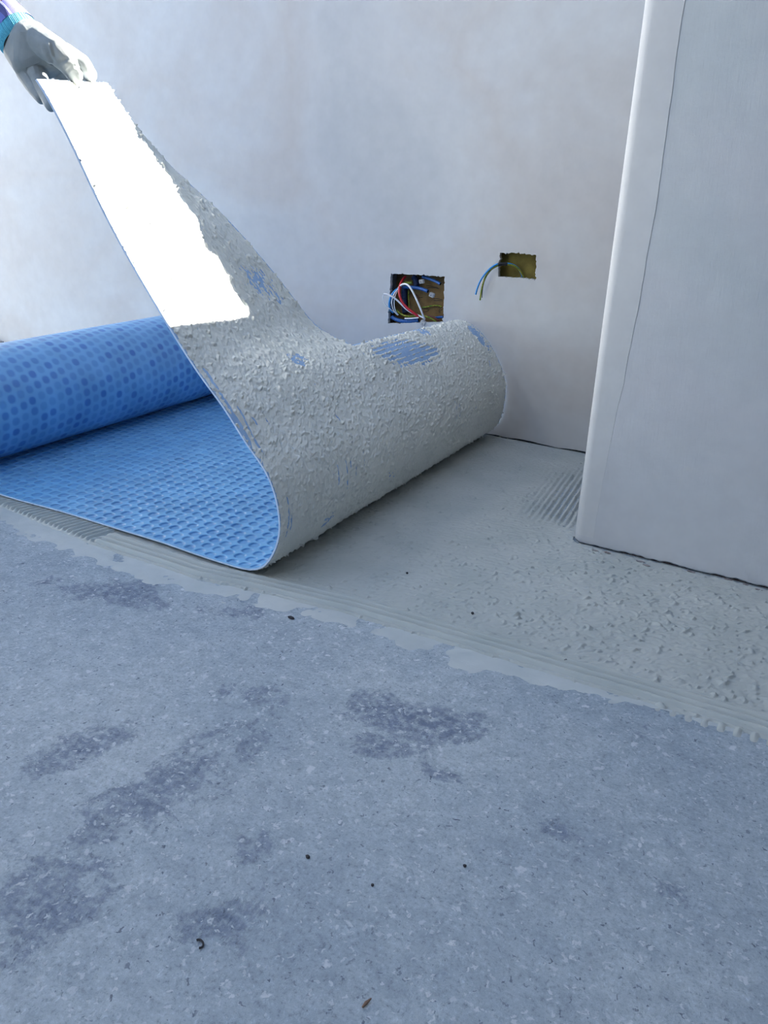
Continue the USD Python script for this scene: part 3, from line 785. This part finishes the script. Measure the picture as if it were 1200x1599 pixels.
conduit('blue conduit end at the top right of the box', [(700, 170, 26), (770, 190, 24), (870, 225, 20), (980, 285, 14)], .0042, M_BLUEW)
conduit('blue conduit slanting across the middle of the box', [(400, 335, 26), (520, 335, 22), (640, 350, 18), (785, 400, 12)], .0048, M_BLUEW)
conduit('bright blue conduit lying along the bottom of the box', [(225, 800, 12), (330, 850, 8), (480, 868, 8), (640, 848, 10)], .0056, M_BLUEW)
conduit('short blue conduit at the lower right of the box', [(900, 815, 34), (960, 805, 30), (1030, 800, 26)], .0034, M_BLUEW)
conduit('dark navy conduit standing upright left of centre in the box', [(425, 330, 34), (415, 480, 36), (420, 620, 36), (435, 740, 32)], .0085, M_NAVY)
conduit('dark navy conduit bunched at the top middle of the box', [(560, 170, 30), (600, 230, 30), (600, 300, 32)], .0085, M_NAVY)


def connector(label, x, y, d, sz, tilt):
    p = c1(x, y, d)
    t = thing('wire_connector', label, 'connector', p)
    h = manifold3d.Manifold.batch_hull([manifold3d.Manifold.sphere(.0018, 10).translate((a * sz, b * sz, c_ * sz * .8)) for a in (-1, 1) for b in (-.7, .7) for c_ in (-1, 1)])
    v, f, _ = meshkit.arrays(h)
    Rm = trimesh.transformations.rotation_matrix(tilt, [0, 1, 0])[:3, :3]
    obj('body', (v @ Rm.T + p, f), M_CLEAR, t, smooth=40)
    obj('screw', tube([p + Rm @ [0, -.007, -.001], p + Rm @ [0, -.004, -.001]], .0016, 10), M_GREYW, t)


connector('clear terminal block where wires meet at the bottom of the box', 715, 890, 2, .0062, .5)
connector('clear terminal block at the end of the middle blue conduit', 850, 455, 16, .0055, .3)
connector('clear terminal block near the top edge of the box', 690, 245, 18, .0050, -.2)

t = thing('taped_wires', 'blue and yellow-green wires taped together and drooping out of the small box', 'wires', c2(560, 315, -6))
tag(obj('wire', tube([c2(*p) for p in ((862, 525, 28), (800, 395, 20), (700, 328, 6), (560, 312, -8), (480, 322, -14), (350, 400, -23), (220, 560, -28), (132, 800, -30))], .0024, 10, 60), M_LBLUE, t, smooth=60), 'blue wire')
tag(obj('wire', tube([c2(*p) for p in ((885, 540, 28), (830, 435, 20), (720, 345, 6), (560, 332, -7), (470, 350, -13), (330, 450, -21), (255, 600, -25), (225, 720, -26), (200, 888, -27))], .0021, 10, 60), M_YG, t, smooth=60), 'yellow and green wire')
tag(obj('wire', tube([c2(*p) for p in ((560, 334, -6), (480, 352, -11), (340, 455, -19), (262, 600, -22), (236, 740, -23), (232, 848, -22))], .0016, 8, 50), M_GREYW, t, smooth=60), 'thin grey wire')
obj('tape', tube([c2(*p) for p in ((485, 332, -13), (560, 322, -8), (620, 322, -2))], .0044, 12, 14), M_BLACK, t, smooth=60)

# ------------------------------------------------------------------ small debris
M_CRUMB = plain('crumb_dark', (.035, .034, .040), .9)
M_CHIP = plain('wood_chip', (.19, .12, .085), .8)
M_RUB = mottled('rubble', [(.3, (.10, .105, .115)), (.7, (.24, .24, .25))], 80.)
M_PINK = mottled('joint_flake', [(.3, (.16, .135, .135)), (.7, (.34, .32, .325))], 120.)


def bit(name, label, category, px, r, m, squash, seed, group=None, z=None):
    p = at(*px, 2, 0); p[2] = r * squash[2] * .8 if z is None else z
    return tag(obj(name, blob(p, r, seed, squash, .4), m, smooth=50), label, category, group)


bit('mortar_crumb', 'dark crumb on the concrete just below the smeared edge under the fold', 'crumb', (455, 966), .0042, M_CRUMB, (1.5, .7, .6), 3)
bit('mortar_crumb', 'small dark speck on the concrete below the middle of the floor', 'crumb', (582, 1383), .0016, M_CRUMB, (1, 1, .8), 4)
bit('mortar_crumb', 'small dark pit crumb left of the middle of the lower floor', 'crumb', (481, 1339), .0022, M_CRUMB, (1.2, .9, .7), 5)
bit('mortar_crumb', 'dark crumb on the concrete right of the middle of the lower floor', 'crumb', (726, 1353), .0020, M_CRUMB, (1, .8, .7), 6)
bit('mortar_crumb', 'dark crumb pressed in the wet adhesive left of the pillar', 'crumb', (738, 961), .0026, M_CRUMB, (1, .9, .8), 7, z=.0045)
bit('mortar_crumb', 'tiny dark crumb in the wet adhesive near the fold', 'crumb', (636, 898), .0022, M_CRUMB, (1, .9, .8), 8, z=.0045)
bit('mortar_crumb', 'olive crumb in the adhesive above the combed edge', 'crumb', (884, 1034), .0030, M_RUB, (1, .9, .8), 9, z=.0045)
tag(obj('wood_sliver', tube([at(566, 1573, 2, .0015), at(572, 1566, 2, .0022), at(580, 1559, 2, .0015)], [.0008, .0017, .0006], 8, None), M_CHIP), 'brown wood sliver on the concrete at the bottom of the floor', 'sliver')
tag(obj('wire_snippet', tube([at(307, 1468, 2, .0013), at(316, 1470, 2, .0015), at(317, 1477, 2, .0013), at(311, 1480, 2, .0012)], .0010, 8, 20), M_CRUMB), 'curled dark snippet on the concrete at the lower left', 'snippet')
rg = np.random.default_rng(9)
for k, (px, lab) in enumerate(zip(((6, 526), (14, 531), (22, 528), (30, 533), (12, 522)), ('leftmost grey rubble lump', 'largest grey rubble lump', 'rounded grey rubble lump', 'rightmost grey rubble lump', 'farthest grey rubble lump'))):
    p = at(*px, 2, 0); r = (.012, .017, .013, .010, .009)[k]
    p[1] = min(p[1], YW - .022)
    tag(obj('rubble', blob([p[0], p[1], r * .6], r, 20 + k, (1.2, .9, .8), .4), M_RUB), f'{lab} against the wall foot beyond the roll', 'rubble')
for k, (px, w) in enumerate((((930, 861), .0050), ((948, 864), .0062), ((1000, 878), .0066), ((1010, 884), .0050), ((1080, 894), .0058), ((1138, 905), .0056), ((1185, 922), .0048), ((1165, 914), .0040))):
    p = at(*px, 2, .002)
    p[1] = min(p[1], YP - .003)
    tag(obj('plaster_flake', blob([p[0], p[1], .0036], w * .8, 40 + k, (1.6, .5, .45), .45), M_PINK, smooth=40), f'{("first", "second", "third", "fourth", "fifth", "sixth", "last", "seventh")[k]} pinkish flake from the corner along the foot of the pillar', 'flake', 'flakes along the foot of the pillar')


# ------------------------------------------------------------------ the person holding the sheet (only the gloved hand and cuff are in the frame)
Mf = manifold3d.Manifold
M_SKIN = plain('skin', (.50, .30, .22), .55, subsurface_weight=.1)
M_HAIR = mottled('hair', [(.3, (.03, .022, .018)), (.7, (.06, .045, .035))], 120.)
M_TROUSERS = mottled('work_trousers', [(.3, (.055, .06, .075)), (.7, (.09, .095, .11))], 30., bump=.3)
M_SHOE = plain('shoe_leather', (.06, .045, .035), .6)
M_EYE = plain('eye', (.75, .74, .72), .2)
M_GLOVE = mottled('glove_coating', [(.3, (.20, .225, .23)), (.7, (.29, .31, .31))], 25., rough=.6, bump=.25, bscale=700., bdist=.0008)
M_CUFF = mottled('knit_cuff', [(.3, (.08, .36, .50)), (.7, (.12, .46, .60))], 300., rough=.9, bump=.4, bscale=900.)
M_PLAID = mat('plaid_shirt', {
    "u": ("attribute", {"attribute": "along"}), "v": ("attribute", {"attribute": "around"}),
    "fu": ("math", {"math_type": "fraction"}), "fv": ("math", {"math_type": "fraction"}),
    "ru": ("rgb_ramp", {"interpolate": False, "ramp": [(0, (.16, .20, .52)), (.36, (.055, .03, .05)), (.56, (.60, .58, .62)), (.62, (.055, .03, .05)), (.70, (.12, .16, .46)), (.93, (.55, .50, .55)), (.97, (.055, .03, .05))]}),
    "rv": ("rgb_ramp", {"interpolate": False, "ramp": [(0, (.15, .18, .48)), (.30, (.07, .03, .05)), (.50, (.62, .60, .64)), (.58, (.07, .03, .05)), (.80, (.20, .24, .55))]}),
    "mx": ("mix", {"fac": .5}), "g": ("geometry", {}), "n": ("noise_texture", {"scale": 600., "detail": 2.}), "b": ("bump", {"strength": .3, "distance": .001}),
    "p": ("principled_bsdf", {"roughness": .9, "specular_ior_level": .15}),
}, [("u.fac", "fu.value1"), ("v.fac", "fv.value1"), ("fu.value", "ru.fac"), ("fv.value", "rv.fac"), ("ru.color", "mx.color1"), ("rv.color", "mx.color2"), ("mx.color", "p.base_color"),
    ("g.position", "n.vector"), ("n.fac", "b.height"), ("b.normal", "p.normal")])


def ball(p, r, seg=20):
    return Mf.sphere(float(r), seg).translate(tuple(map(float, p)))


def bone(*pr):
    return Mf.batch_hull([ball(p, r) for p, r in pr])


def chain(pts):
    return [bone(a, b) for a, b in zip(pts[:-1], pts[1:])]


def fuse(ms, ref, it=10, crease=None):
    m = Mf.batch_boolean(ms, manifold3d.OpType.Add).refine_to_length(ref)
    v, f, _ = meshkit.arrays(m)
    t = trimesh.Trimesh(v, f, process=True)
    trimesh.smoothing.filter_taubin(t, lamb=.5, nu=.53, iterations=it)
    return t


KP = 1.38 / FPX                                      # metres per photo pixel at the hand
hp = lambda x, y, d, r: (deep(x, y, d), r * KP)
wrist, elbow, shoulder = deep(20, 52, 1.392), np.array([-1.63, 1.05, 1.075]), np.array([-1.84, .98, 1.36])
hand = [bone(hp(37, 63, 1.39, 28), hp(52, 69, 1.382, 32)),
        bone(hp(50, 68, 1.38, 33), hp(78, 84, 1.382, 27), hp(44, 98, 1.382, 26), hp(31, 79, 1.393, 25)),
        bone(hp(78, 84, 1.382, 27), hp(104, 92, 1.40, 19), hp(70, 104, 1.395, 18))]
thumb = [hp(64, 66, 1.362, 22), hp(88, 80, 1.347, 20), hp(106, 99, 1.352, 16), hp(117, 117, 1.366, 12.5)]
index = [hp(100, 86, 1.40, 19), hp(126, 100, 1.415, 16), hp(139, 116, 1.445, 13), hp(134, 130, 1.482, 11)]
middle = [hp(86, 100, 1.40, 17), hp(104, 124, 1.425, 14), hp(110, 142, 1.435, 12), hp(108, 160, 1.43, 10)]
ring = [hp(56, 108, 1.385, 18), hp(62, 128, 1.372, 14), hp(73, 148, 1.345, 11.5), hp(79, 165, 1.325, 8.5)]
little = [hp(34, 98, 1.39, 17), hp(41, 118, 1.385, 13.5), hp(53, 137, 1.37, 11.5), hp(64, 152, 1.355, 9.5)]
gl = fuse(hand + chain(thumb) + chain(index) + chain(middle) + chain(ring) + chain(little), .0026, 14)
vn = np.array(gl.vertex_normals); gv = np.array(gl.vertices)
# folds of the glove round the root of the thumb
c0 = deep(90, 84, 1.34); dd = np.linalg.norm(gv - c0, axis=1)
px_ = (gv - CAM) @ RT; py_ = (gv - CAM) @ DN; pz_ = (gv - CAM) @ FW
ax_, ay_ = 600 + FPX * px_ / pz_, 799.5 + FPX * py_ / pz_
for (x0_, y0_, x1_, y1_, w_, a_) in ((70, 72, 84, 100, 3.0, .0034), (60, 72, 66, 82, 2.6, .0020), (80, 66, 86, 90, 2.4, .0026), (92, 98, 104, 92, 2.6, .0022), (118, 104, 130, 110, 2.4, .0018), (122, 96, 126, 112, 2.2, .0016), (104, 112, 112, 104, 2.0, .0014)):
    d_ = np.array([x1_ - x0_, y1_ - y0_]); L_ = np.hypot(*d_); d_ = d_ / L_
    t_ = (ax_ - x0_) * d_[0] + (ay_ - y0_) * d_[1]; w__ = -(ax_ - x0_) * d_[1] + (ay_ - y0_) * d_[0]
    k_ = (t_ > -3) & (t_ < L_ + 3)
    gv = gv + vn * ((-a_ * np.exp(-(w__ / w_) ** 2) + .5 * a_ * np.exp(-((w__ - 2 * w_) / w_) ** 2)) * sstep(t_, -4, 4) * (1 - sstep(t_, L_ - 4, L_ + 4)) * (pz_ < 1.41))[:, None]
gv = gv + vn * (.0016 * (fbm(gv * 55, 3, 90) - .5))[:, None]

FEET = np.array([-1.98, .80, 0.0])
person = thing('person', 'person in a plaid shirt and grey work glove lifting the end of the membrane', 'person', FEET)


def P3(x, y, z): return FEET + np.array([x, y, z])


body = [bone((P3(0, 0, .95), .125), (P3(0, -.06, .95), .12), (P3(0, .06, .95), .12)), bone((P3(0, 0, .98), .13), (P3(.01, .10, 1.32), .11), (P3(.01, -.10, 1.32), .11)),
        bone((P3(.0, .17, 1.37), .062), (P3(.0, -.17, 1.37), .062), (P3(0, 0, 1.42), .06)), bone((P3(0, 0, 1.42), .058), (P3(.015, 0, 1.52), .055)),
        bone((P3(.02, 0, 1.62), .092), (P3(.05, 0, 1.56), .070), (P3(.0, 0, 1.64), .090)), bone((P3(.115, 0, 1.598), .012), (P3(.10, 0, 1.625), .008)),
        bone((P3(.02, .088, 1.61), .016), (P3(.01, .092, 1.58), .010)), bone((P3(.02, -.088, 1.61), .016), (P3(.01, -.092, 1.58), .010)), bone((P3(.098, .018, 1.552), .008), (P3(.098, -.018, 1.552), .008))]
legs, arms = [], []
for sgn in (-1, 1):
    legs += chain([(P3(0, .085 * sgn, .93), .088), (P3(.02, .10 * sgn, .50), .062), (P3(0, .10 * sgn, .10), .043)])
    legs += [bone((P3(0, .10 * sgn, .07), .036), (P3(.14, .105 * sgn, .04), .030))]
larm = [(P3(0, .18, 1.37), .058), (shoulder, .056), (elbow, .043), (wrist, .030)]
rarm = [(P3(0, -.19, 1.36), .056), (P3(-.01, -.26, 1.08), .043), (P3(.08, -.26, .84), .029), (P3(.10, -.255, .77), .030)]
rhand = [bone((P3(.10, -.255, .79), .026), (P3(.12, -.25, .72), .022), (P3(.14, -.25, .72), .022))]
for k in range(4):
    rhand += chain([(P3(.115 + .018 * k, -.25, .715), .010), (P3(.118 + .018 * k, -.243, .675), .009), (P3(.114 + .018 * k, -.228, .645), .008)])
rhand += chain([(P3(.13, -.24, .75), .012), (P3(.155, -.225, .71), .010), (P3(.155, -.222, .685), .009)])
obj('body', fuse(body + legs + chain(larm[:3] + [(wrist, .026)]) + chain(rarm) + rhand, .012, 8), M_SKIN, person, smooth=60)
for sgn in (-1, 1):
    obj('eye', (trimesh.creation.icosphere(2, .011).vertices + P3(.101, .033 * sgn, 1.615), trimesh.creation.icosphere(2, .011).faces), M_EYE, person, smooth=True)
hair = fuse([bone((P3(-.005, 0, 1.655), .098), (P3(-.03, 0, 1.60), .088))], .01, 4)
obj('hair', hair, M_HAIR, person, smooth=60)
trs = fuse([bone((P3(0, 0, .96), .135), (P3(0, -.06, .94), .132), (P3(0, .06, .94), .132))] + [b for sgn in (-1, 1) for b in chain([(P3(0, .088 * sgn, .92), .10), (P3(.015, .102 * sgn, .50), .078), (P3(-.005, .102 * sgn, .09), .066)])], .016, 8)
obj('trousers', trs, M_TROUSERS, person, smooth=60)
for sgn in (-1, 1):
    sh = fuse([bone((P3(-.03, .102 * sgn, .045), .044), (P3(.15, .108 * sgn, .036), .034), (P3(.05, .105 * sgn, .06), .045))], .012, 5)
    sv = np.array(sh.vertices); sv[:, 2] = np.maximum(sv[:, 2], .001)
    obj('shoe', (sv, sh.faces), M_SHOE, person, smooth=50)
shirt = fuse([bone((P3(0, 0, .93), .146), (P3(.01, .10, 1.32), .126), (P3(.01, -.10, 1.32), .126)), bone((P3(0, .17, 1.37), .078), (P3(0, -.17, 1.37), .078), (P3(0, 0, 1.41), .075))]
             + chain([(P3(0, .18, 1.37), .074), (shoulder, .070), (elbow, .056)]) + chain([(p, r + .014) for p, r in rarm[:3]]), .014, 8)
sv = np.array(shirt.vertices)
me = usdkit.mesh(stage, fresh(str(person.GetPath()), 'shirt'), (sv - FEET, shirt.faces), M_PLAID, smooth=True)
for k_, val in (('along', (sv[:, 2] + sv[:, 0] * .1) / .11), ('around', (sv[:, 1] + sv[:, 0]) / .10)):
    UsdGeom.PrimvarsAPI(me).CreatePrimvar(k_, Sdf.ValueTypeNames.FloatArray, 'vertex').Set(Vt.FloatArray.FromNumpy(val.astype(np.float32)))


def swept(pts, rad, sides, along_scale, folds=0., ribs=0, open_end=True):
    """A sleeve or cuff with its own length and girth coordinates."""
    p = curve(pts, len(rad)); t = np.gradient(p, axis=0); t /= np.linalg.norm(t, axis=1, keepdims=True)
    a = np.cross(t[0], FW); A = []
    for k in range(len(p)):
        a = a - t[k] * (a @ t[k]); a /= np.linalg.norm(a); A.append(a)
    A = np.array(A); B = np.cross(t, A)
    th = np.linspace(0, 2 * np.pi, sides + 1)
    L = np.r_[0, np.cumsum(np.linalg.norm(np.diff(p, axis=0), axis=1))]
    R = rad[:, None] * (1 + 0 * th[None])
    if ribs: R = R + .00035 * np.cos(th * ribs)[None]
    if folds:
        d = p[:, None] + rad[:, None, None] * (np.cos(th)[None, :, None] * A[:, None] + np.sin(th)[None, :, None] * B[:, None])
        R = R + folds * (fbm(d * 24, 3, 95) - .5)
        R[:, -1] = R[:, 0]
    P = p[:, None] + R[..., None] * (np.cos(th)[None, :, None] * A[:, None] + np.sin(th)[None, :, None] * B[:, None])
    v, f, used = grid(P)
    return v, f, np.broadcast_to(L[:, None] / along_scale, R.shape).ravel()[used], np.broadcast_to(th[None] / (2 * np.pi) * 5, R.shape).ravel()[used]


glove = obj('glove', (gv, gl.faces), M_GLOVE, person, smooth=60)
tag(glove, 'pale grey coated work glove')
# knitted wrist band
w0, w1 = deep(36, 68, 1.390), deep(13, 30, 1.393)
rad = np.r_[.0330, .0368, .0376, .0372, .0366, .0360, .0350, .0320] * 1.05
v, f, al, ar = swept([w0 + (w1 - w0) * t for t in np.linspace(-.02, .70, 8)], rad, 220, .05, ribs=90)
me = usdkit.mesh(stage, fresh(str(glove.GetPath()), 'cuff'), (v - FEET, f), M_CUFF, smooth=40); me.CreateDoubleSidedAttr(True)
tag(me.GetPrim(), 'light blue knitted wrist band')
# plaid sleeve from the cuff up to the elbow and shoulder
d0 = w0 + (w1 - w0) * .38
pts = [d0, d0 + (elbow - d0) * .3, d0 + (elbow - d0) * .75, elbow, elbow + (shoulder - elbow) * .35]
rad = np.interp(np.linspace(0, 1, 60), [0, .03, .10, .45, .8, 1.0], [.0384, .0396, .0402, .048, .057, .062])
v, f, al, ar = swept(pts, rad, 64, .085, folds=.016)
me = usdkit.mesh(stage, fresh(str(person.GetPath()), 'sleeve'), (v - FEET, f), M_PLAID, smooth=True); me.CreateDoubleSidedAttr(True)
for k_, val in (('along', al), ('around', ar)):
    UsdGeom.PrimvarsAPI(me).CreatePrimvar(k_, Sdf.ValueTypeNames.FloatArray, 'vertex').Set(Vt.FloatArray.FromNumpy(np.asarray(val, np.float32)))
